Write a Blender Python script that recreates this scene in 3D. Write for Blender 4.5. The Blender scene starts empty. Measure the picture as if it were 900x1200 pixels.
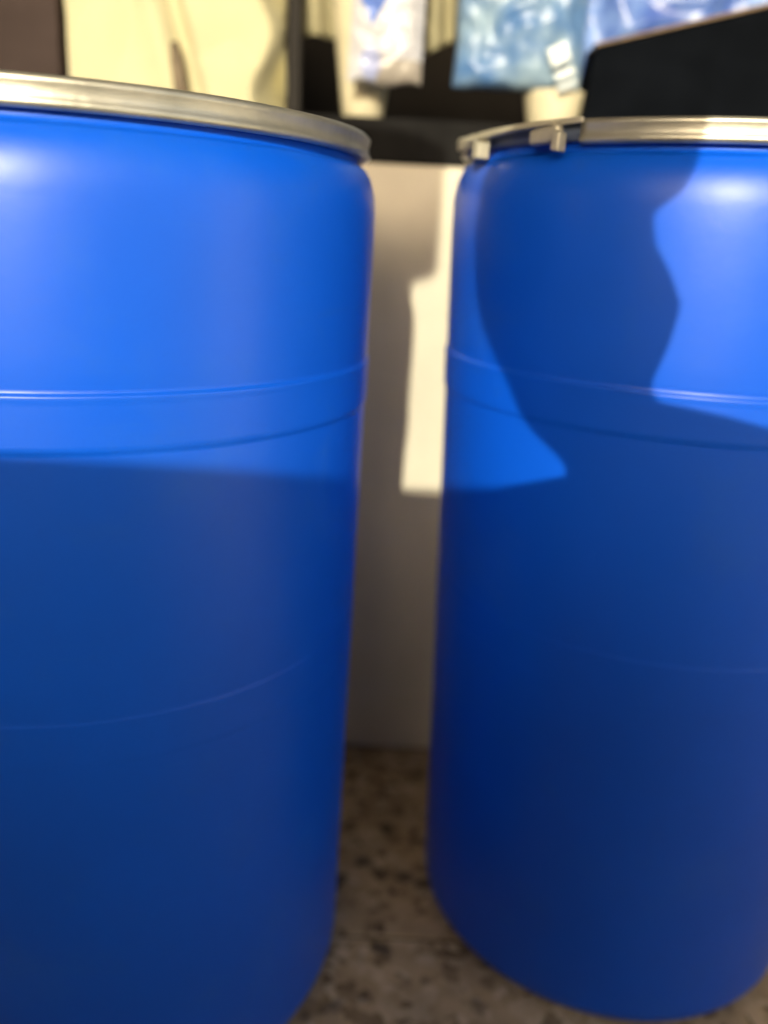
import bpy, bmesh, math, random
from mathutils import Vector, Matrix, noise
random.seed(4)
C = bpy.context.scene.collection
sc = bpy.context.scene
R = math.radians
# ---------------------------------------------------------------- camera
EYE = Vector((0, 0, 0.87217))
cam_d = bpy.data.cameras.new('camera'); cam = bpy.data.objects.new('camera', cam_d); C.objects.link(cam)
fw = Vector((0, 0.95116582, -0.30868039)); rt = Vector((0.9986254, 0.01617941, 0.04985514)); up = Vector((-0.05241477, 0.30825607, 0.94985835))
cam.matrix_world = Matrix(((rt.x, up.x, -fw.x, EYE.x), (rt.y, up.y, -fw.y, EYE.y), (rt.z, up.z, -fw.z, EYE.z), (0, 0, 0, 1)))
cam_d.sensor_fit = 'VERTICAL'; cam_d.sensor_height = 24; cam_d.lens = 24 * 993.08 / 1200
cam_d.clip_start = 0.01; cam_d.clip_end = 600
cam_d.dof.use_dof = True; cam_d.dof.focus_distance = 0.62; cam_d.dof.aperture_fstop = 1.25
sc.camera = cam
# ---------------------------------------------------------------- world, sun, exposure
KZ = 0.306                       # fall of the sun's rays per metre of depth
SUN = Vector((0.117, 1, -KZ)).normalized()
DK = KZ - 0.324
w = bpy.data.worlds.new('World'); sc.world = w; w.use_nodes = True
nt = w.node_tree; nt.nodes.clear()
sky = nt.nodes.new('ShaderNodeTexSky'); sky.sky_type = 'NISHITA'; sky.sun_disc = False
sky.sun_elevation = math.asin(-SUN.z); sky.sun_rotation = math.atan2(-SUN.x, -SUN.y)
sky.dust_density = 4.0; sky.ozone_density = 0.4; sky.air_density = 0.8
bg = nt.nodes.new('ShaderNodeBackground'); bg.inputs[1].default_value = 0.15
ow = nt.nodes.new('ShaderNodeOutputWorld')
nt.links.new(sky.outputs[0], bg.inputs[0]); nt.links.new(bg.outputs[0], ow.inputs[0])
sd = bpy.data.lights.new('sun', 'SUN'); sd.energy = 2.0; sd.angle = R(0.4); sd.color = (1.0, 0.93, 0.74)
so = bpy.data.objects.new('sun', sd); C.objects.link(so); so.rotation_euler = SUN.to_track_quat('-Z', 'Y').to_euler(); so.location = (-1, -6, 4)
vs = sc.view_settings; vs.view_transform = 'Standard'; vs.look = 'None'; vs.gamma = 1; vs.exposure = 1.15

# ---------------------------------------------------------------- helpers
def mat(name, col, rough=0.5, metal=0.0, var=0.15, scale=8.0, bump=0.0, bscale=60, col2=None, spec=0.5, **kw):
    m = bpy.data.materials.new(name); m.use_nodes = True; n = m.node_tree; b = n.nodes['Principled BSDF']
    tc = n.nodes.new('ShaderNodeTexCoord'); ns = n.nodes.new('ShaderNodeTexNoise'); ns.inputs['Scale'].default_value = scale; ns.inputs['Detail'].default_value = 6
    n.links.new(tc.outputs['Object'], ns.inputs['Vector'])
    mx = n.nodes.new('ShaderNodeMix'); mx.data_type = 'RGBA'
    c2 = col2 or tuple(c * (1 - var) for c in col)
    mx.inputs[6].default_value = (*col, 1); mx.inputs[7].default_value = (*c2, 1)
    rp = n.nodes.new('ShaderNodeMapRange'); rp.inputs[1].default_value = 0.35; rp.inputs[2].default_value = 0.65
    n.links.new(ns.outputs[0], rp.inputs[0]); n.links.new(rp.outputs[0], mx.inputs[0]); n.links.new(mx.outputs[2], b.inputs['Base Color'])
    rr = n.nodes.new('ShaderNodeMapRange'); rr.inputs[3].default_value = rough * 0.88; rr.inputs[4].default_value = min(1, rough * 1.12)
    n.links.new(ns.outputs[0], rr.inputs[0]); n.links.new(rr.outputs[0], b.inputs['Roughness'])
    b.inputs['Metallic'].default_value = metal; b.inputs['Specular IOR Level'].default_value = spec
    if bump:
        n2 = n.nodes.new('ShaderNodeTexNoise'); n2.inputs['Scale'].default_value = bscale; n2.inputs['Detail'].default_value = 5
        n.links.new(tc.outputs['Object'], n2.inputs['Vector'])
        bp = n.nodes.new('ShaderNodeBump'); bp.inputs['Strength'].default_value = bump; bp.inputs['Distance'].default_value = 0.004
        n.links.new(n2.outputs[0], bp.inputs['Height']); n.links.new(bp.outputs[0], b.inputs['Normal'])
    for k, v in kw.items(): b.inputs[k].default_value = v
    return m

def tag(o, label=None, cat=None, group=None, kind=None):
    if label: o['label'] = label
    if cat: o['category'] = cat
    if group: o['group'] = group
    if kind: o['kind'] = kind
    return o
def empty(name, loc, label, cat, group=None):
    o = bpy.data.objects.new(name, None); C.objects.link(o); o.location = loc; o.empty_display_size = 0.1
    return tag(o, label, cat, group)
def link(name, bm, m, parent=None, smooth=True, loc=None, bevel=0, sub=0):
    me = bpy.data.meshes.new(name); bmesh.ops.recalc_face_normals(bm, faces=bm.faces); bm.to_mesh(me); bm.free()
    for p in me.polygons: p.use_smooth = smooth
    me.materials.append(m)
    o = bpy.data.objects.new(name, me); C.objects.link(o)
    if parent: o.parent = parent
    if loc: o.location = loc
    if bevel:
        md = o.modifiers.new('bevel', 'BEVEL'); md.width = bevel; md.segments = 3; md.limit_method = 'ANGLE'; md.angle_limit = R(35)
        if smooth: pass
        for p in me.polygons: p.use_smooth = False
    if sub:
        md = o.modifiers.new('sub', 'SUBSURF'); md.levels = md.render_levels = sub
    return o
def box(bm, x0, x1, y0, y1, z0, z1, nx=1, nz=1):
    v = [bm.verts.new(p) for p in ((x0,y0,z0),(x1,y0,z0),(x1,y1,z0),(x0,y1,z0),(x0,y0,z1),(x1,y0,z1),(x1,y1,z1),(x0,y1,z1))]
    for f in ((0,3,2,1),(4,5,6,7),(0,1,5,4),(1,2,6,5),(2,3,7,6),(3,0,4,7)): bm.faces.new([v[i] for i in f])
    return bm
def B(x0, x1, y0, y1, z0, z1): return box(bmesh.new(), x0, x1, y0, y1, z0, z1)
def revolve(prof, seg=192, a0=0, a1=2*math.pi, closed_prof=False):
    bm = bmesh.new(); full = abs(a1 - a0 - 2*math.pi) < 1e-6; n = seg if full else seg + 1
    rows = []
    for i in range(n):
        a = a0 + (a1 - a0) * i / seg
        rows.append([bm.verts.new((r * math.cos(a), r * math.sin(a), z)) for r, z in prof])
    for i in range(seg):
        A, D = rows[i], rows[(i + 1) % n]
        m = len(prof) if closed_prof else len(prof) - 1
        for j in range(m):
            k = (j + 1) % len(prof); bm.faces.new((A[j], D[j], D[k], A[k]))
    if not full and closed_prof:
        bm.faces.new(rows[0]); bm.faces.new(rows[-1][::-1])
    if not closed_prof:
        if prof[0][0] < 1e-6 or prof[-1][0] < 1e-6: bmesh.ops.remove_doubles(bm, verts=bm.verts, dist=1e-6)
    return bm
def tube(bm, pts, r, seg=10):
    pts = [Vector(p) for p in pts]; rings = []
    for i, p in enumerate(pts):
        d = (pts[min(i+1, len(pts)-1)] - pts[max(i-1, 0)]).normalized()
        a = d.orthogonal().normalized() if i == 0 else (a - d * a.dot(d)).normalized()
        b = d.cross(a); rr = r[i] if isinstance(r, (list, tuple)) else r
        rings.append([bm.verts.new(p + (a * math.cos(2*math.pi*k/seg) + b * math.sin(2*math.pi*k/seg)) * rr) for k in range(seg)])
    for i in range(len(rings)-1):
        for k in range(seg): bm.faces.new((rings[i][k], rings[i][(k+1)%seg], rings[i+1][(k+1)%seg], rings[i+1][k]))
    bm.faces.new(rings[0][::-1]); bm.faces.new(rings[-1]); return bm
def smoothstep(a, b, t):
    t = max(0, min(1, (t - a) / (b - a))); return t * t * (3 - 2 * t)

# ---------------------------------------------------------------- materials
M_blue = mat('blue_hdpe', (0.002, 0.094, 0.65), 0.38, var=0.09, scale=5, bump=0.03, bscale=120, spec=0.42)
def wear(m):
    n = m.node_tree; L = n.links.new; b = n.nodes['Principled BSDF']; tc = n.nodes.new('ShaderNodeTexCoord')
    src = b.inputs['Base Color'].links[0].from_socket
    mp = n.nodes.new('ShaderNodeMapping'); mp.inputs['Scale'].default_value = (9, 9, 140); mp.inputs['Rotation'].default_value = (0.12, 0.2, 0); L(tc.outputs['Object'], mp.inputs[0])
    sc_ = n.nodes.new('ShaderNodeTexNoise'); sc_.inputs['Scale'].default_value = 1; sc_.inputs['Detail'].default_value = 3; L(mp.outputs[0], sc_.inputs['Vector'])
    r1 = n.nodes.new('ShaderNodeMapRange'); r1.inputs[1].default_value = 0.66; r1.inputs[2].default_value = 0.74; r1.inputs[4].default_value = 0.05; L(sc_.outputs[0], r1.inputs[0])
    sm = n.nodes.new('ShaderNodeTexNoise'); sm.inputs['Scale'].default_value = 7; sm.inputs['Detail'].default_value = 8; sm.inputs['Roughness'].default_value = 0.7; L(tc.outputs['Object'], sm.inputs['Vector'])
    r2 = n.nodes.new('ShaderNodeMapRange'); r2.inputs[1].default_value = 0.52; r2.inputs[2].default_value = 0.80; r2.inputs[4].default_value = 0.24; L(sm.outputs[0], r2.inputs[0])
    ad = n.nodes.new('ShaderNodeMath'); ad.operation = 'ADD'; L(r1.outputs[0], ad.inputs[0]); L(r2.outputs[0], ad.inputs[1])
    mx = n.nodes.new('ShaderNodeMixRGB'); L(ad.outputs[0], mx.inputs[0]); L(src, mx.inputs[1]); mx.inputs[2].default_value = (0.05, 0.17, 0.50, 1)
    L(mx.outputs[0], b.inputs['Base Color'])
wear(M_blue)
M_ring = mat('galvanised_steel', (0.50, 0.48, 0.39), 0.42, metal=0.75, var=0.30, scale=22, bump=0.10, bscale=90)
M_zinc = mat('zinc_lever', (0.62, 0.58, 0.44), 0.45, metal=0.35, var=0.25, scale=40)
M_lidm = mat('lid_plastic', (0.10, 0.13, 0.20), 0.5)
M_wall = mat('grey_painted_render', (0.80, 0.73, 0.57), 0.75, var=0.22, scale=3.5, bump=0.18, bscale=60, spec=0.25)
M_fill = mat('white_bounce_render', (0.82, 0.80, 0.74), 0.8, var=0.1, scale=2, bump=0.1)
M_slab = mat('dark_stone', (0.009, 0.0085, 0.008), 0.85, var=0.3, scale=30, bump=0.1, bscale=200, spec=0.15)
M_dark = mat('dark_backdrop_paint', (0.035, 0.032, 0.029), 0.9, var=0.3, scale=4, bump=0.1, spec=0.1)
M_cream = mat('cream_paper', (0.52, 0.48, 0.30), 0.8, var=0.12, scale=6, bump=0.12, bscale=40, spec=0.2)
M_creamp = mat('cream_plastic', (0.62, 0.56, 0.38), 0.5, var=0.15, scale=9, bump=0.05)
M_cloth = mat('cream_cloth', (0.34, 0.31, 0.19), 0.95, var=0.2, scale=14, bump=0.3, bscale=200, spec=0.1)
M_brown = mat('dark_brown_board', (0.045, 0.030, 0.026), 0.8, var=0.25, scale=12, bump=0.1, spec=0.2)
M_tie = mat('brown_strap', (0.16, 0.12, 0.075), 0.8, var=0.3, scale=30)
M_white = mat('white_film', (0.72, 0.74, 0.80), 0.4, var=0.12, scale=14, bump=0.15, bscale=30)
M_band = mat('beige_print', (0.42, 0.38, 0.33), 0.5, var=0.15, scale=20)
M_pblue = mat('blue_print', (0.10, 0.18, 0.50), 0.5, var=0.3, scale=30)
M_pale = mat('pale_blue_print', (0.40, 0.48, 0.78), 0.5, var=0.3, scale=40)
M_bag = mat('blue_film_bag', (0.06, 0.15, 0.34), 0.36, var=0.0, scale=16, bump=0.6, bscale=26, col2=(0.24, 0.34, 0.42))  # fold shade and crumple highlights put into the film colour
M_bag2 = mat('deep_blue_film_bag', (0.04, 0.09, 0.34), 0.36, var=0.0, scale=14, bump=0.6, bscale=18, col2=(0.20, 0.32, 0.60))  # dark folds and bright creases mixed into the colour, standing in for light
M_tape = mat('white_label', (0.55, 0.62, 0.62), 0.3, var=0.1, scale=40)
M_tedge = mat('grey_label_edge', (0.22, 0.28, 0.32), 0.4)
M_black = mat('black_case', (0.003, 0.004, 0.006), 0.9, var=0.3, scale=20, spec=0.04)
M_tan = mat('tan_edging', (0.20, 0.13, 0.07), 0.7, var=0.3, scale=30)
M_wood = mat('weathered_wood', (0.25, 0.17, 0.10), 0.8, var=0.3, scale=12, bump=0.3)
M_bounce = mat('white_bounce_paint', (0.78, 0.76, 0.70), 0.9, var=0.1, scale=3, bump=0.1)  # parapet face made white to bounce fill onto the lower drums
M_block = mat('dark_blocker', (0.06, 0.045, 0.035), 0.8, var=0.3, scale=5)  # dark, so the added roof and strip return little light
M_rend = mat('parapet_render', (0.22, 0.20, 0.17), 0.9, var=0.2, scale=3, bump=0.3, bscale=40)
M_terr = mat('terracotta', (0.35, 0.13, 0.07), 0.8, var=0.2)
M_leaf = mat('leaf', (0.05, 0.10, 0.03), 0.6, var=0.4)
M_shirt = mat('grey_shirt', (0.35, 0.35, 0.36), 0.9, var=0.3)
M_skin = mat('skin', (0.42, 0.25, 0.17), 0.5, var=0.1)
M_hair = mat('dark_hair', (0.02, 0.014, 0.01), 0.6)
M_ground = mat('pale_concrete', (0.52, 0.48, 0.40), 0.95, var=0.3, scale=2)
M_grout = mat('dark_grout', (0.040, 0.028, 0.016), 0.95, var=0.4, scale=60)

def pebble_mat():
    m = bpy.data.materials.new('pebble_aggregate'); m.use_nodes = True; n = m.node_tree; b = n.nodes['Principled BSDF']
    def N(t, **k):
        o = n.nodes.new(t)
        for a, v in k.items(): o.inputs[a].default_value = v
        return o
    L = n.links.new
    tc = N('ShaderNodeTexCoord'); ns = N('ShaderNodeTexNoise', Scale=52.0, Detail=4.0)
    L(tc.outputs['Object'], ns.inputs['Vector'])
    ad = n.nodes.new('ShaderNodeMixRGB'); ad.blend_type = 'ADD'; ad.inputs[0].default_value = 0.035
    L(tc.outputs['Object'], ad.inputs[1]); L(ns.outputs[1], ad.inputs[2])
    vo = N('ShaderNodeTexVoronoi', Scale=58.0); vo.voronoi_dimensions = '3D'; L(ad.outputs[0], vo.inputs['Vector'])
    cr = n.nodes.new('ShaderNodeValToRGB'); e = cr.color_ramp.elements
    e[0].position = 0; e[0].color = (0.22, 0.145, 0.07, 1); e[1].position = 1; e[1].color = (0.76, 0.60, 0.37, 1)
    for p, c in ((0.10, (0.36, 0.255, 0.13, 1)), (0.25, (0.56, 0.40, 0.215, 1)), (0.7, (0.63, 0.465, 0.26, 1))):
        k = e.new(p); k.color = c
    sep = n.nodes.new('ShaderNodeSeparateColor'); L(vo.outputs['Color'], sep.inputs[0]); L(sep.outputs[0], cr.inputs[0])
    n2 = N('ShaderNodeTexNoise', Scale=14.0, Detail=5.0); L(tc.outputs['Object'], n2.inputs['Vector'])
    mr = N('ShaderNodeMapRange'); mr.inputs[1].default_value = 0.32; mr.inputs[2].default_value = 0.6; mr.inputs[3].default_value = 0.75; mr.inputs[4].default_value = 1.05
    L(n2.outputs[0], mr.inputs[0])
    mu = n.nodes.new('ShaderNodeMixRGB'); mu.blend_type = 'MULTIPLY'; mu.inputs[0].default_value = 1
    L(cr.outputs[0], mu.inputs[1]); L(mr.outputs[0], mu.inputs[2])
    # dark pits between chips
    v2 = N('ShaderNodeTexVoronoi', Scale=20.0); L(ad.outputs[0], v2.inputs['Vector'])
    pr = N('ShaderNodeMapRange'); pr.inputs[1].default_value = 0.10; pr.inputs[2].default_value = 0.34; pr.inputs[3].default_value = 0.22; pr.inputs[4].default_value = 1
    L(v2.outputs['Distance'], pr.inputs[0])
    m2 = n.nodes.new('ShaderNodeMixRGB'); m2.blend_type = 'MULTIPLY'; m2.inputs[0].default_value = 1
    L(mu.outputs[0], m2.inputs[1]); L(pr.outputs[0], m2.inputs[2]); L(m2.outputs[0], b.inputs['Base Color'])
    bp = N('ShaderNodeBump', Strength=0.7, Distance=0.004); L(pr.outputs[0], bp.inputs['Height']); L(bp.outputs[0], b.inputs['Normal'])
    b.inputs['Roughness'].default_value = 0.75; b.inputs['Specular IOR Level'].default_value = 0.25
    return m
M_peb = pebble_mat()

# ---------------------------------------------------------------- setting
YW = 1.32
tag(link('ground', B(-60, 60, -60, 60, -0.40, -0.16), M_ground, smooth=False), kind='structure')
floor = tag(link('floor', B(-1.45, 2.11, -1.35, YW + 0.9, -0.15, -0.0045), M_grout, smooth=False), kind='structure')
# tiles of the floor (joint seen at y = 0.885)
tile_me = None
for i in range(-1, 3):
    for j in range(-4, 1):
        x0 = -0.15 + 0.75 * i; y0 = 0.885 + 0.5 * j
        y1 = y0 + 0.5 if j < 0 else YW
        if tile_me is None or j == 0:
            o = link('tile', B(0.0025, 0.7475, 0.0025, (y1 - y0) - 0.0025, -0.004, 0.0), M_peb, floor, bevel=0.0012)
            if j < 0: tile_me = o.data
        else:
            o = bpy.data.objects.new('tile', tile_me); C.objects.link(o); o.parent = floor
            md = o.modifiers.new('bevel', 'BEVEL'); md.width = 0.0012; md.segments = 2
        o.location = (x0, y0, 0)
# masonry counter behind the drums
counter = empty('counter', (0, YW, 0), 'pale grey rendered counter front between the two blue drums', 'counter')
link('wall', B(-1.3, 1.9, 0, 0.60, 0, 0.9725), M_wall, counter, bevel=0.003)
link('countertop', B(-1.3, 1.9, -0.006, 0.62, 0.973, 1.033), M_slab, counter, bevel=0.004)
bw = link('back_wall', B(-1.3, 1.9, 2.25, 2.398, -0.15, 2.748), M_dark, smooth=False); tag(bw, kind='structure')
rw = link('blocker_wall', B(1.903, 2.05, 0.34, 2.4, -0.15, 2.748), M_rend, smooth=False); rw.location.z = 0; tag(rw, kind='structure')  # added unseen wall, cuts off the reflection of the bright wall
cg = link('shade_roof', B(-1.45, 2.05, -1.35, 2.4, 2.75, 2.9), M_block, smooth=False); tag(cg, kind='structure')  # added unseen roof, blocks the overhead sky to dim the fill
lw = link('blocker_wall', B(-1.45, -1.303, -1.35, 2.4, -0.15, 2.748), M_rend, smooth=False); tag(lw, kind='structure')  # added unseen wall, blocks sky so the drums darken to the left
# parapet behind the photographer; its top edge throws the level shade line on the drums
pp = empty('parapet', (0, -1.35, DK * 1.93), 'low rendered parapet wall behind the photographer', 'wall')
link('wall', B(-1.3, 1.9, -0.14, 0, -0.15, 1.29), M_bounce, pp, smooth=False)
li = link('shade_lintel', B(-1.45, 2.05, -1.50, -1.352, 2.12, 2.90), M_block, smooth=False); tag(li, kind='structure')  # added unseen strip over the opening, cuts sky light on the counter
link('coping', B(-1.3, 1.93, -0.16, 0.0, 1.291, 1.338), M_slab, pp, bevel=0.004)

yw = empty('fill_wall', (2.3, 0.6, -0.15), 'unseen white wall added at the right to bounce sunlight', 'wall')  # added unseen reflector wall, angled to throw sunlight at the drums
yw.rotation_euler = (0, 0, math.atan2(-0.6, 0.8))
link('wall', B(0, 4.6, 0, 0.15, 0, 2.2), M_fill, yw, smooth=False)
link('coping', B(-0.03, 4.63, -0.03, 0.18, 2.201, 2.26), M_slab, yw, bevel=0.004)

# ---------------------------------------------------------------- drums
def make_drum(loc, label, rt_, rb_, H, z1, latch=False, lean=0.0):
    root = empty('plastic_drum', loc, label, 'drum', 'blue drums standing side by side')
    def rr(z): return rb_ + (rt_ - rb_) * min(1, max(0, z / H))
    c = 0.050 if rb_ > 0.26 else 0.030; prof = [(0, 0.012), (rb_ * 0.78, 0.012), (rb_ * 0.86, 0.004)]
    for k in range(11):
        a = math.pi / 2 * k / 10; z = c * (1 - math.cos(a)) ; prof.append((rr(z) - 0.8 * c * (1 - math.sin(a)), z))
    z2 = z1 - 0.268
    def hoop(z_hi, z_lo, amp, g):
        # small step out, flat band, rounded groove below
        out = []
        for dz, dr in ((-0.003, 0), (-0.0015, 0), (0.0005, amp * .5), (0.0025, amp), (0.006, amp)): out.append((z_lo + dz, dr))
        for dz, dr in ((-0.008, amp), (-0.004, amp * 1.02), (-0.0015, amp * 1.25), (0.0, amp * 1.05), (0.0012, amp * .3), (0.0022, -.0003 * g), (0.005, 0)): out.append((z_hi + dz, dr))
        return out
    zz = [(z, 0) for z in (0.06, 0.09, 0.15, 0.22, 0.30, 0.36, z2 - 0.058)] + hoop(z2, z2 - 0.040, 0.00035, 0.15) + [(z2 + 0.02, 0), (z2 + 0.08, 0), (z2 + 0.15, 0), (z1 - 0.06, 0)] + hoop(z1, z1 - 0.0425, 0.0017, 0.6)
    zz += [(z1 + 0.03, 0), (z1 + 0.07, 0), (H - 0.092, 0)]
    prof += [(rr(z) + d, z) for z, d in zz]
    R0 = rr(H - 0.09); r1 = R0 - 0.0165
    for k in range(0, 9):
        a = math.pi / 2 * k / 8; prof.append((R0 - 0.0165 * (1 - math.cos(a)), H - 0.070 + 0.043 * math.sin(a)))
    prof += [(r1 - 0.001, H - 0.0245), (r1 - 0.002, H - 0.020), (r1 - 0.002, H - 0.010), (r1 - 0.010, H - 0.008)]
    link('body', revolve(prof), M_blue, root)
    ro = rt_ - 0.0085
    link('lid', revolve([(0, H - 0.016), (ro - 0.045, H - 0.016), (ro - 0.040, H - 0.006), (ro - 0.012, H - 0.002), (ro - 0.006, H - 0.003), (ro - 0.0045, H - 0.008), (ro - 0.0045, H - 0.017), (ro - 0.012, H - 0.018), (ro - 0.045, H - 0.020), (0, H - 0.020)], 96), M_lidm, root)
    q = [(ro - 0.018, H - 0.0185), (ro - 0.006, H - 0.0205), (ro - 0.0015, H - 0.0198), (ro + 0.0006, H - 0.0174), (ro - 0.0012, H - 0.0144), (ro - 0.0016, H - 0.010), (ro - 0.0008, H - 0.005), (ro, H - 0.0022), (ro - 0.003, H + 0.0003), (ro - 0.014, H + 0.0003), (ro - 0.018, H - 0.003)]
    ring = link('clamp_ring', revolve(q, 192, R(-132), R(-171 + 360), closed_prof=True) if latch else revolve(q, 192, closed_prof=True), M_ring, root)
    def arc(name, a0, a1, r0, r1, za, zb, h0, h1, n=14, bevel=0.0012):
        bm = bmesh.new(); prev = None
        for i in range(n + 1):
            t = i / n; a = R(a0 + (a1 - a0) * t); z = za + (zb - za) * t; h = h0 + (h1 - h0) * t
            s = [bm.verts.new((r * math.cos(a), r * math.sin(a), zz_)) for r, zz_ in ((r0, z - h/2), (r1, z - h/2), (r1, z + h/2), (r0, z + h/2))]
            if prev:
                for k in range(4): bm.faces.new((prev[k], s[k], s[(k+1)%4], prev[(k+1)%4]))
            else: bm.faces.new(s)
            prev = s
        bm.faces.new(prev[::-1])
        return link(name, bm, M_zinc, ring, bevel=bevel)
    if latch:
        arc('lever', -170, -131, ro + 0.0015, ro + 0.0050, H - 0.0085, H - 0.0015, 0.0085, 0.0050, 24)
        arc('lever_lip', -166, -137, ro + 0.0040, ro + 0.0110, H - 0.0120, H - 0.0045, 0.0018, 0.0018, 24)
        arc('hinge_bracket', -180, -158, ro - 0.003, ro + 0.0065, H - 0.0070, H - 0.0130, 0.014, 0.0115, 16, 0.004)
        arc('latch_hook', -159.5, -157.0, ro + 0.002, ro + 0.0150, H - 0.0205, H - 0.0215, 0.017, 0.015, 4)
        arc('latch_tab', -142.0, -135.2, ro + 0.001, ro + 0.0120, H - 0.0150, H - 0.0120, 0.0130, 0.0150, 8, 0.0035)
        arc('latch_hook', -135.8, -134.0, ro + 0.004, ro + 0.0170, H - 0.0180, H - 0.0200, 0.018, 0.016, 3, 0.002)
    return root
make_drum((-0.3127, 0.8651, 0), 'blue plastic drum on the left, its upper half in plain sunlight', 0.2903, 0.2761, 0.960, 0.7538)
make_drum((0.3304, 1.0061, 0), 'blue plastic drum on the right with a head-shaped shadow and a latch on its ring', 0.2733, 0.2437, 0.9785, 0.7513, latch=True)

# ---------------------------------------------------------------- things on the counter
ZT = 1.0335
def crumple_box(x0, x1, y0, y1, z0, z1, amp, freq, n=(26, 8, 30), seed=0, taper=0.0, r=0.02):
    """closed soft box with creases; faces facing the front get most detail"""
    bm = bmesh.new(); nx, ny, nz = n; P = {}
    def vert(i, j, k):
        key = (i, j, k)
        if key not in P:
            u, v, t = i / nx, j / ny, k / nz
            cx, cy = (x0 + x1) / 2, (y0 + y1) / 2
            x = x0 + (x1 - x0) * u; y = y0 + (y1 - y0) * v; z = z0 + (z1 - z0) * t
            s = 1 - taper * (1 - t); x = cx + (x - cx) * s; y = cy + (y - cy) * s
            q = Vector((x * freq + seed, y * freq, z * freq * 0.8))
            d = noise.noise(q) + 0.5 * abs(noise.noise(q * 2.3)) * 2 - 0.4
            a = Vector((u - .5, v - .5, t - .5)); edge = min(1, 4 * min(t, 1 - t) + .25)
            P[key] = bm.verts.new((x + a.x * d * amp * edge, y + (a.y * 2) * d * amp * edge, z + a.z * d * amp * 0.4 * (1 if t > .5 else 0)))
        return P[key]
    def face(a, b, c, d): bm.faces.new((a, b, c, d))
    for i in range(nx):
        for k in range(nz):
            for j in (0, ny): face(vert(i, j, k), vert(i+1, j, k), vert(i+1, j, k+1), vert(i, j, k+1))
        for j in range(ny):
            for k in (0, nz): face(vert(i, j, k), vert(i+1, j, k), vert(i+1, j+1, k), vert(i, j+1, k))
    for j in range(ny):
        for k in range(nz):
            for i in (0, nx): face(vert(i, j, k), vert(i, j+1, k), vert(i, j+1, k+1), vert(i, j, k+1))
    return bm

# dark brown box far left
cb = empty('dark_box', (-0.62, YW + 0.02, ZT), 'dark brown box at the left end of the counter beside the cream sack', 'box')
link('body', B(-0.16, 0.125, 0, 0.26, 0, 0.34), M_brown, cb, bevel=0.003)
link('lid', B(-0.163, 0.128, -0.003, 0.263, 0.341, 0.36), M_brown, cb, bevel=0.002)
# cream sack
sk = empty('paper_sack', (-0.33, YW + 0.02, ZT), 'large cream paper sack behind the steel ring of the left drum', 'sack')
bm = crumple_box(-0.150, 0.152, 0, 0.20, 0, 0.40, 0.012, 6, n=(60, 10, 70), seed=3)
for v in bm.verts:      # long slanting fold down the front
    if v.co.y < 0.03:
        t = v.co.z; xf = -0.005 - 0.26 * (t - 0.14)
        v.co.y += 0.022 * math.exp(-((v.co.x - xf) / 0.012) ** 2) - 0.008 * math.exp(-((v.co.x - xf + 0.03) / 0.02) ** 2)
        e = v.co.x - 0.121 + 0.014 * math.sin(t * 40 + 0.6)
        if e > 0: v.co.y += min(0.10, 2.6 * e)  # right edge bent back so its shape carries a cast shadow
link('sack_body', bm, M_cream, sk)
link('side_gusset', B(-0.158, -0.1475, 0.012, 0.19, 0.002, 0.39), M_creamp, sk, bevel=0.003)
bm = bmesh.new(); tube(bm, [(-0.012 + 0.004 - 0.26 * (z - 0.14) * .5, -0.001, z) for z in (0.0, 0.03, 0.06, 0.085)], [0.010, 0.011, 0.010, 0.006], 12)
link('tie_strap', bm, M_tie, sk)
# cream tapered tubs
def tub(x, r0, r1, h, label, rim=True):
    t = empty('plastic_tub', (x, YW + 0.01 + r1, ZT), label, 'tub', 'cream tubs on the counter')
    prof = [(0, 0), (r0 - 0.004, 0), (r0, 0.004)] + [(r0 + (r1 - r0) * k / 6, 0.004 + (h - 0.004) * k / 6) for k in range(1, 7)] + [(r1 - 0.003, h), (r0 - 0.003, 0.006), (0, 0.006)]
    link('tub_body', revolve(prof, 64), M_creamp, t)
    if rim: link('rim', revolve([(r1 - 0.001, h - 0.008), (r1 + 0.004, h - 0.008), (r1 + 0.004, h + 0.002), (r1 - 0.001, h + 0.002)], 64, closed_prof=True), M_creamp, t)
    return t
tub(-0.0630, 0.030, 0.056, 0.20, 'small cream tub half hidden behind the hanging white packet', rim=False)
tub(0.2190, 0.037, 0.046, 0.050, 'cream tub under the pale blue film bag, behind the ring latch', rim=False)
# cream cloth draped over a rail above
rail = empty('hanging_rail', (0, YW + 0.02, 1.30), 'wooden rail above the counter that the packets hang from', 'rail')
bm = bmesh.new(); tube(bm, [(-0.17, 0.02, 0.0), (0.80, 0.02, 0.0)], 0.009, 16); link('bar', bm, M_wood, rail)
for x in (-0.165, 0.795): link('post', B(x - 0.01, x + 0.01, 0.03, 0.05, 1.0335 - 1.30, 0.03), M_dark, rail, bevel=0.002)
bm = bmesh.new(); nx, nz = 70, 14; G = []
for i in range(nx + 1):
    u = i / nx; x = -0.168 + 0.235 * u; col = []
    low = 1.142 + 0.012 * math.sin(u * 19 + 1.2) * (0.4 + 0.6 * noise.noise(Vector((u * 6, 3, 0))) ** 2) + 0.010 * math.sin(u * 7)
    for k in range(nz + 1):
        t = k / nz; z = low + (1.312 - low) * t
        y = YW + 0.090 + 0.014 * math.sin(u * 34 + 2 * t) * (1 - .5 * t) + 0.006 * noise.noise(Vector((u * 20, t * 3, 1)))
        col.append(bm.verts.new((x, y, z)))
    G.append(col)
for i in range(nx):
    for k in range(nz): bm.faces.new((G[i][k], G[i+1][k], G[i+1][k+1], G[i][k+1]))
cl = link('cream_cloth', bm, M_cloth); tag(cl, 'folded cream cloth hanging behind the white packet, above the dark gap', 'cloth')
md = cl.modifiers.new('thickness', 'SOLIDIFY'); md.thickness = 0.003

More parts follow.
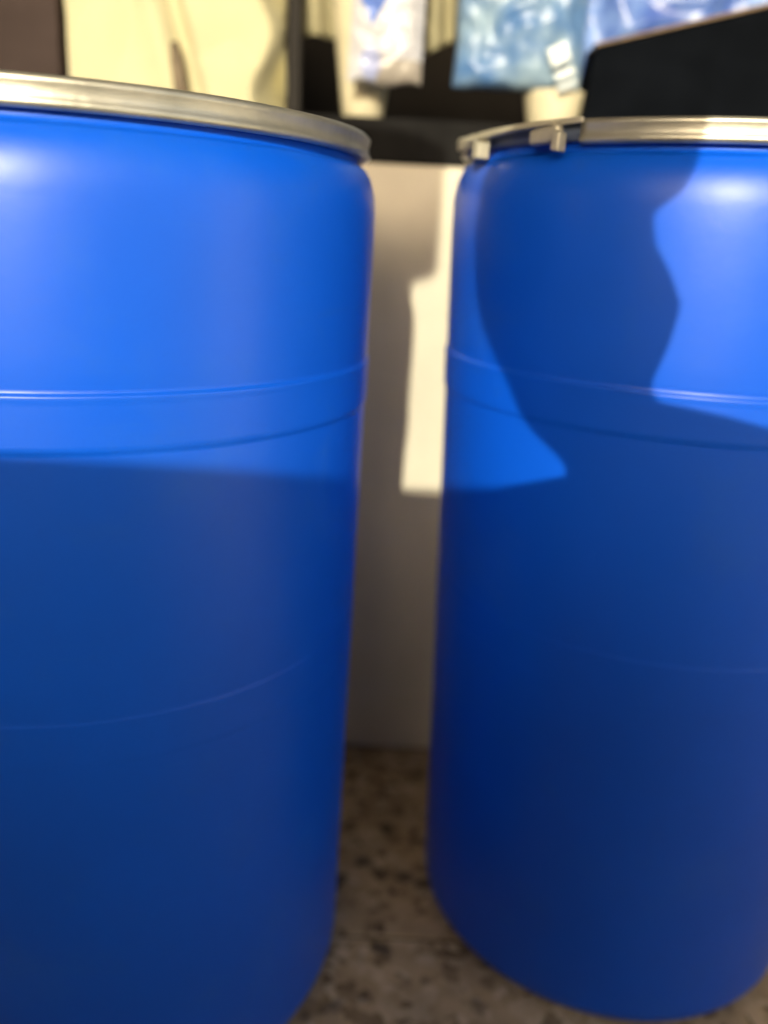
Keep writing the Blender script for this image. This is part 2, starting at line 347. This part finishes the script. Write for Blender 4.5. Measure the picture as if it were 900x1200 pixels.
# hanging film things -------------------------------------------------
def hang_bag(name, x, y, z0, z1, wd, dp, m, label, cat, amp=0.012, freq=16, seed=0, skew=0.0, sq=2.2):
    root = empty(name, (x, y, z0), label, cat)
    bm = bmesh.new(); n1, n2 = 96, 44; rows = []
    for k in range(n2 + 1):
        t = k / n2; z = (z1 - z0) * t
        wk = wd / 2 * (1 - 0.10 * smoothstep(0.45, 1, t) + 0.012 * math.sin(9 * t + seed)); dk = dp / 2 * (math.sin(math.pi * min(1, t * .62 + .12)) ** 0.7) * (1 if t < .8 else 1 - (t - .8) * 2.5)
        dk = max(dk, 0.004); row = []
        if t < 0.04: dk = 0.005 + dk * t / 0.04
        for i in range(n1):
            a = 2 * math.pi * i / n1; ca, sa = math.cos(a), math.sin(a)
            px = wk * math.copysign(abs(ca) ** (2 / sq / 1.2), ca); py = dk * math.copysign(abs(sa) ** 0.8, sa)
            q = Vector((px * freq + seed * 3.1, sa * 0.6, z * freq * 0.9 + seed))
            r1 = abs(noise.noise(q)); r2 = abs(noise.noise(q * 2.1 + Vector((4, 1, 2)))); d = (0.5 - r1 * 2) + 0.5 * (0.4 - r2 * 2)
            row.append(bm.verts.new((px + skew * z + 0.12 * amp * d * ca, py + amp * d * sa * (min(1, t * 8 + .1)), z + 0.003 * noise.noise(Vector((px * 30, seed, sa))) * (t < .05))))
        rows.append(row)
    for k in range(n2):
        for i in range(n1): bm.faces.new((rows[k][i], rows[k][(i+1)%n1], rows[k+1][(i+1)%n1], rows[k+1][i]))
    bm.faces.new(rows[0][::-1]); bm.faces.new(rows[-1])
    link('bag_body', bm, m, root)
    return root
def slab_on(name, pts, y, th, m, parent):
    """thin flat piece, pts (x,z) in the parent's front plane"""
    bm = bmesh.new(); a = [bm.verts.new((px, y - th, pz)) for px, pz in pts]; b = [bm.verts.new((px, y, pz)) for px, pz in pts]
    n = len(pts); bm.faces.new(a); bm.faces.new(b[::-1])
    for i in range(n): bm.faces.new((a[i], b[i], b[(i+1)%n], a[(i+1)%n]))
    return link(name, bm, m, parent, smooth=False)

# white packet with blue print, px 405-500
pk = empty('printed_packet', (-0.031, YW - 0.016, 1.073), 'white plastic packet with blue print and a beige foot, hanging over the drum gap', 'packet')
bm = bmesh.new(); n1, n2 = 40, 50; rows = []
for s in (0, 1):
    g = []
    for k in range(n2 + 1):
        t = k / n2
        col = []
        for i in range(n1 + 1):
            u = i / n1; x = (u - .5) * 0.102 + (0.006 * t * (1 - u)) ; z = 0.24 * t + 0.003 * math.sin(u * 9) * (k == 0)
            bul = 0.016 * (max(0, 1 - (2*u-1)**4)) * max(0, 1 - (2 * min(t, .9) / .9 - 1) ** 6) ** .5
            q = Vector((x * 34, z * 34, 2.0)); d = (abs(noise.noise(q)) * 2 - .5) * 0.0055 + 0.0035 * abs(noise.noise(q * 2.4))
            col.append(bm.verts.new((x, (-bul - d * min(1, 6 * t + .1) * 1.0) if s == 0 else bul * .7 + .001, z)))
        g.append(col)
    rows.append(g)
for s in (0, 1):
    for k in range(n2):
        for i in range(n1): bm.faces.new((rows[s][k][i], rows[s][k][i+1], rows[s][k+1][i+1], rows[s][k+1][i]))
for k in range(n2):
    for i in (0, n1): bm.faces.new((rows[0][k][i], rows[0][k+1][i], rows[1][k+1][i], rows[1][k][i]))
for i in range(n1):
    for k in (0, n2): bm.faces.new((rows[0][k][i], rows[0][k][i+1], rows[1][k][i+1], rows[1][k][i]))
# print as colours of the film: the flat print follows the film's own surface
def packet_mat():
    m = mat('printed_white_film', (0.50, 0.50, 0.53), 0.35, var=0.10, scale=14, bump=0.1, bscale=30)
    n = m.node_tree; L = n.links.new; b = n.nodes['Principled BSDF']
    src = b.inputs['Base Color'].links[0].from_socket
    tc = n.nodes.new('ShaderNodeTexCoord'); sp = n.nodes.new('ShaderNodeSeparateXYZ')
    ns = n.nodes.new('ShaderNodeTexNoise'); ns.inputs['Scale'].default_value = 28; L(tc.outputs['Object'], ns.inputs['Vector'])
    L(tc.outputs['Object'], sp.inputs[0])
    def mth(op, a, b_, c=None):
        k = n.nodes.new('ShaderNodeMath'); k.operation = op
        for i, v in enumerate((a, b_, c)):
            if v is None: continue
            if isinstance(v, (int, float)): k.inputs[i].default_value = v
            else: L(v, k.inputs[i])
        return k.outputs[0]
    X, Z = sp.outputs[0], sp.outputs[2]
    wob = mth('MULTIPLY', mth('SUBTRACT', ns.outputs[0], 0.5), 0.014)
    Xw = mth('ADD', X, wob); Zw = mth('ADD', Z, wob)
    def mixc(fac, col, prev):
        k = n.nodes.new('ShaderNodeMixRGB'); L(fac, k.inputs[0]); L(prev, k.inputs[1]); k.inputs[2].default_value = (*col, 1); return k.outputs[0]
    # blue wedge: |x+0.020| < (z-0.073)*0.6, z<0.13
    dx = mth('ABSOLUTE', mth('ADD', Xw, 0.019), 0)
    tri = mth('MULTIPLY', mth('LESS_THAN', dx, mth('MULTIPLY', mth('SUBTRACT', Zw, 0.070), 0.55)), mth('LESS_THAN', Z, 0.125))
    c1 = mixc(tri, (0.10, 0.18, 0.52), src)
    # pale blue cloudy patch low on the left
    ex = mth('POWER', mth('DIVIDE', mth('ADD', Xw, 0.022), 0.014), 2); ez = mth('POWER', mth('DIVIDE', mth('SUBTRACT', Zw, 0.022), 0.020), 2)
    el = mth('MULTIPLY', mth('LESS_THAN', mth('ADD', ex, ez), 1.0), 0.6)
    band = mth('MULTIPLY', mth('LESS_THAN', Z, 0.031), mth('GREATER_THAN', Xw, -0.012))
    c2 = mixc(mth('MULTIPLY', band, 0.8), (0.27, 0.23, 0.17), c1)
    c3 = mixc(el, (0.24, 0.30, 0.62), c2)
    L(c3, b.inputs['Base Color'])
    return m
link('packet_body', bm, packet_mat(), pk); pk.rotation_euler = (R(2), 0, R(4))
bm = bmesh.new(); tube(bm, [(0, 0.004, 0.235), (0, 0.02, 0.245), (0, 0.045, 0.24)], 0.0018, 8); link('hook', bm, M_ring, pk)

# pale blue film bag, px 530-690
bg1 = hang_bag('film_bag', 0.158, YW + 0.036, 1.082, 1.29, 0.182, 0.075, M_bag, 'pale blue crumpled film bag with two white labels, beside the black case', 'bag', amp=0.014, freq=15, seed=2.3)
for i, (cx, cz, sx, sz, a) in enumerate(((0.050, 0.042, 0.027, 0.023, 27), (0.061, 0.019, 0.027, 0.009, 27), (0.066, 0.005, 0.027, 0.005, 24))):
    ca, sa = math.cos(R(a)), math.sin(R(a))
    def q(px, pz): return (cx + px * ca - pz * sa, cz + px * sa + pz * ca)
    fl = slab_on('label', [q(-sx/2, -sz/2), q(sx/2, -sz/2), q(sx/2, sz/2), q(-sx/2, sz/2)], -0.043 + 0.002 * i, 0.0015, M_tape, bg1)
    slab_on('label_edge', [q(-sx/2, -sz/2 - .0035), q(sx/2 + .001, -sz/2 - .0035), q(sx/2 + .001, -sz/2 - 0.0003), q(-sx/2, -sz/2 - 0.0003)], -0.042 + 0.002 * i, 0.003, M_tedge, fl)
# deep blue bag behind the black case
hang_bag('film_bag', 0.37, YW + 0.10, 1.10, 1.33, 0.36, 0.10, M_bag2, 'deep blue film bag showing above the black case at the right edge', 'bag', amp=0.022, freq=13, seed=7.7)

# black case with sloping tan-edged top
cs = empty('black_case', (0.245, YW - 0.004, ZT), 'black case with a sloping tan-edged top above the right drum', 'case')
def prism(pts, y0, y1):
    bm = bmesh.new(); a = [bm.verts.new((x, y0, z)) for x, z in pts]; b = [bm.verts.new((x, y1, z)) for x, z in pts]; n = len(pts)
    bm.faces.new(a); bm.faces.new(b[::-1])
    for i in range(n): bm.faces.new((a[i], b[i], b[(i+1)%n], a[(i+1)%n]))
    return bm
link('shell', prism([(0.006, 0), (0.30, 0), (0.30, 0.176), (0.015, 0.1020)], 0, 0.22), M_black, cs, bevel=0.003)
link('edging', prism([(0.0135, 0.1027), (0.30, 0.1767), (0.30, 0.1817), (0.0130, 0.1065)], -0.002, 0.223), M_tan, cs, bevel=0.001)

# ---------------------------------------------------------------- behind the camera: the photographer, and an added pot for its shadow
def person():
    bm = bmesh.new()
    # rows: z, x-left, x-right, depth front, depth back
    rows = [(1.390, .080, .095, -.26, -.22), (1.383, .068, .105, -.30, -.18), (1.365, .052, .118, -.33, -.16), (1.348, .036, .125, -.345, -.15), (1.334, .018, .127, -.345, -.15),
            (1.323, -.015, .128, -.35, -.145), (1.312, -.045, .128, -.35, -.145), (1.300, -.053, .128, -.35, -.145), (1.281, -.055, .127, -.35, -.14), (1.256, -.057, .120, -.345, -.14), (1.238, -.056, .095, -.34, -.135),
            (1.200, -.052, .102, -.33, -.14), (1.175, -.048, .118, -.32, -.14), (1.150, -.041, .130, -.32, -.15), (1.120, -.027, .124, -.32, -.17), (1.093, -.012, .113, -.32, -.20),
            (1.075, -.004, .116, -.32, -.20), (1.060, .004, .135, -.33, -.19), (1.050, .012, .178, -.34, -.18), (1.040, .022, .225, -.35, -.17), (1.025, .038, .29, -.36, -.16),
            (1.012, .050, .32, -.37, -.15), (0.985, .050, .335, -.38, -.15), (0.965, -.06, .335, -.39, -.15), (0.93, -.09, .33, -.40, -.16), (0.84, -.085, .31, -.40, -.17), (0.72, -.06, .28, -.40, -.19), (0.60, -.06, .28, -.41, -.19), (0.50, -.08, .30, -.43, -.19), (0.44, -.07, .29, -.43, -.20)]
    n = 40; rs = []
    for z, xl, xr, yb, yf in rows:
        cx, cy = (xl + xr) / 2, (yb + yf) / 2; rx, ry = (xr - xl) / 2, (yf - yb) / 2
        rs.append([bm.verts.new((cx + rx * math.cos(2*math.pi*k/n), cy + ry * math.sin(2*math.pi*k/n), z)) for k in range(n)])
    for i in range(len(rs)-1):
        for k in range(n): bm.faces.new((rs[i][k], rs[i][(k+1)%n], rs[i+1][(k+1)%n], rs[i+1][k]))
    bm.faces.new(rs[0][::-1]); bm.faces.new(rs[-1])
    # kneeling legs, arms to the phone
    tube(bm, [(0.20, -0.30, 0.50), (0.22, -0.10, 0.52), (0.23, 0.12, 0.50), (0.22, 0.10, 0.28), (0.21, 0.06, 0.09), (0.21, 0.16, 0.045), (0.21, 0.22, 0.03)], [.09, .085, .065, .055, .04, .035, .025], 16)
    tube(bm, [(0.02, -0.31, 0.50), (0.01, -0.24, 0.28), (0.0, -0.20, 0.085), (0.0, -0.40, 0.07), (0.0, -0.60, 0.05), (0.0, -0.70, 0.04)], [.09, .08, .06, .055, .035, .03], 16)
    tube(bm, [(0.28, -0.26, 0.96), (0.31, -0.20, 0.80), (0.27, -0.10, 0.74), (0.13, -0.045, 0.80), (0.095, -0.035, 0.83)], [.055, .045, .04, .026, .024], 14)
    tube(bm, [(-0.03, -0.26, 0.92), (-0.11, -0.20, 0.78), (-0.10, -0.10, 0.73), (-0.06, -0.045, 0.79), (-0.045, -0.035, 0.82)], [.055, .045, .04, .026, .024], 14)
    for sx, x0 in ((1, 0.095), (-1, -0.045)):
        for f in range(4):
            z = 0.85 - 0.02 * f
            tube(bm, [(x0, -0.035, z - .01), (x0 + sx * 0.010, -0.020, z), (x0 + sx * 0.004, -0.004 - 0.012, z + .002), (x0 - sx * 0.006, -0.010, z + .003)], [.010, .009, .008, .007], 8)
    o = link('person', bm, M_shirt)
    md = o.modifiers.new('skin', 'REMESH'); md.mode = 'VOXEL'; md.voxel_size = 0.008; md.use_smooth_shade = True
    o.location.z = DK * 1.005
    return tag(o, 'person kneeling behind the camera whose shadow falls on the right drum', 'person')
person()
ph = empty('phone', (0.025, -0.030, 0.835), 'phone held by the kneeling photographer', 'phone')
link('phone_body', B(-0.06, 0.06, -0.005, 0.004, -0.036, 0.036), M_black, ph, bevel=0.003)
hp = empty('shadow_pot', (-0.322, -1.10, 1.617 + DK * 2.42), 'unseen pot added behind the photographer to shade part of the lit strip', 'pot')  # added out of view; its shadow makes the step in the lit strip
link('pot', revolve([(0, 0), (0.099, 0), (0.101, 0.13), (0.102, 0.155), (0.096, 0.155), (0.095, 0.13), (0, 0.13)], 48), M_terr, hp)
bm = bmesh.new(); tube(bm, [(0, 0, 0.13), (0, 0, 1.0)], 0.0015, 6); link('cord', bm, M_dark, hp)
bt = empty('overhead_beam', (0, -1.10, 2.62), 'timber beam over the opening behind the photographer', 'beam')
link('beam', B(-1.3, 1.9, -0.05, 0.05, 0, 0.12), M_wood, bt, bevel=0.004)
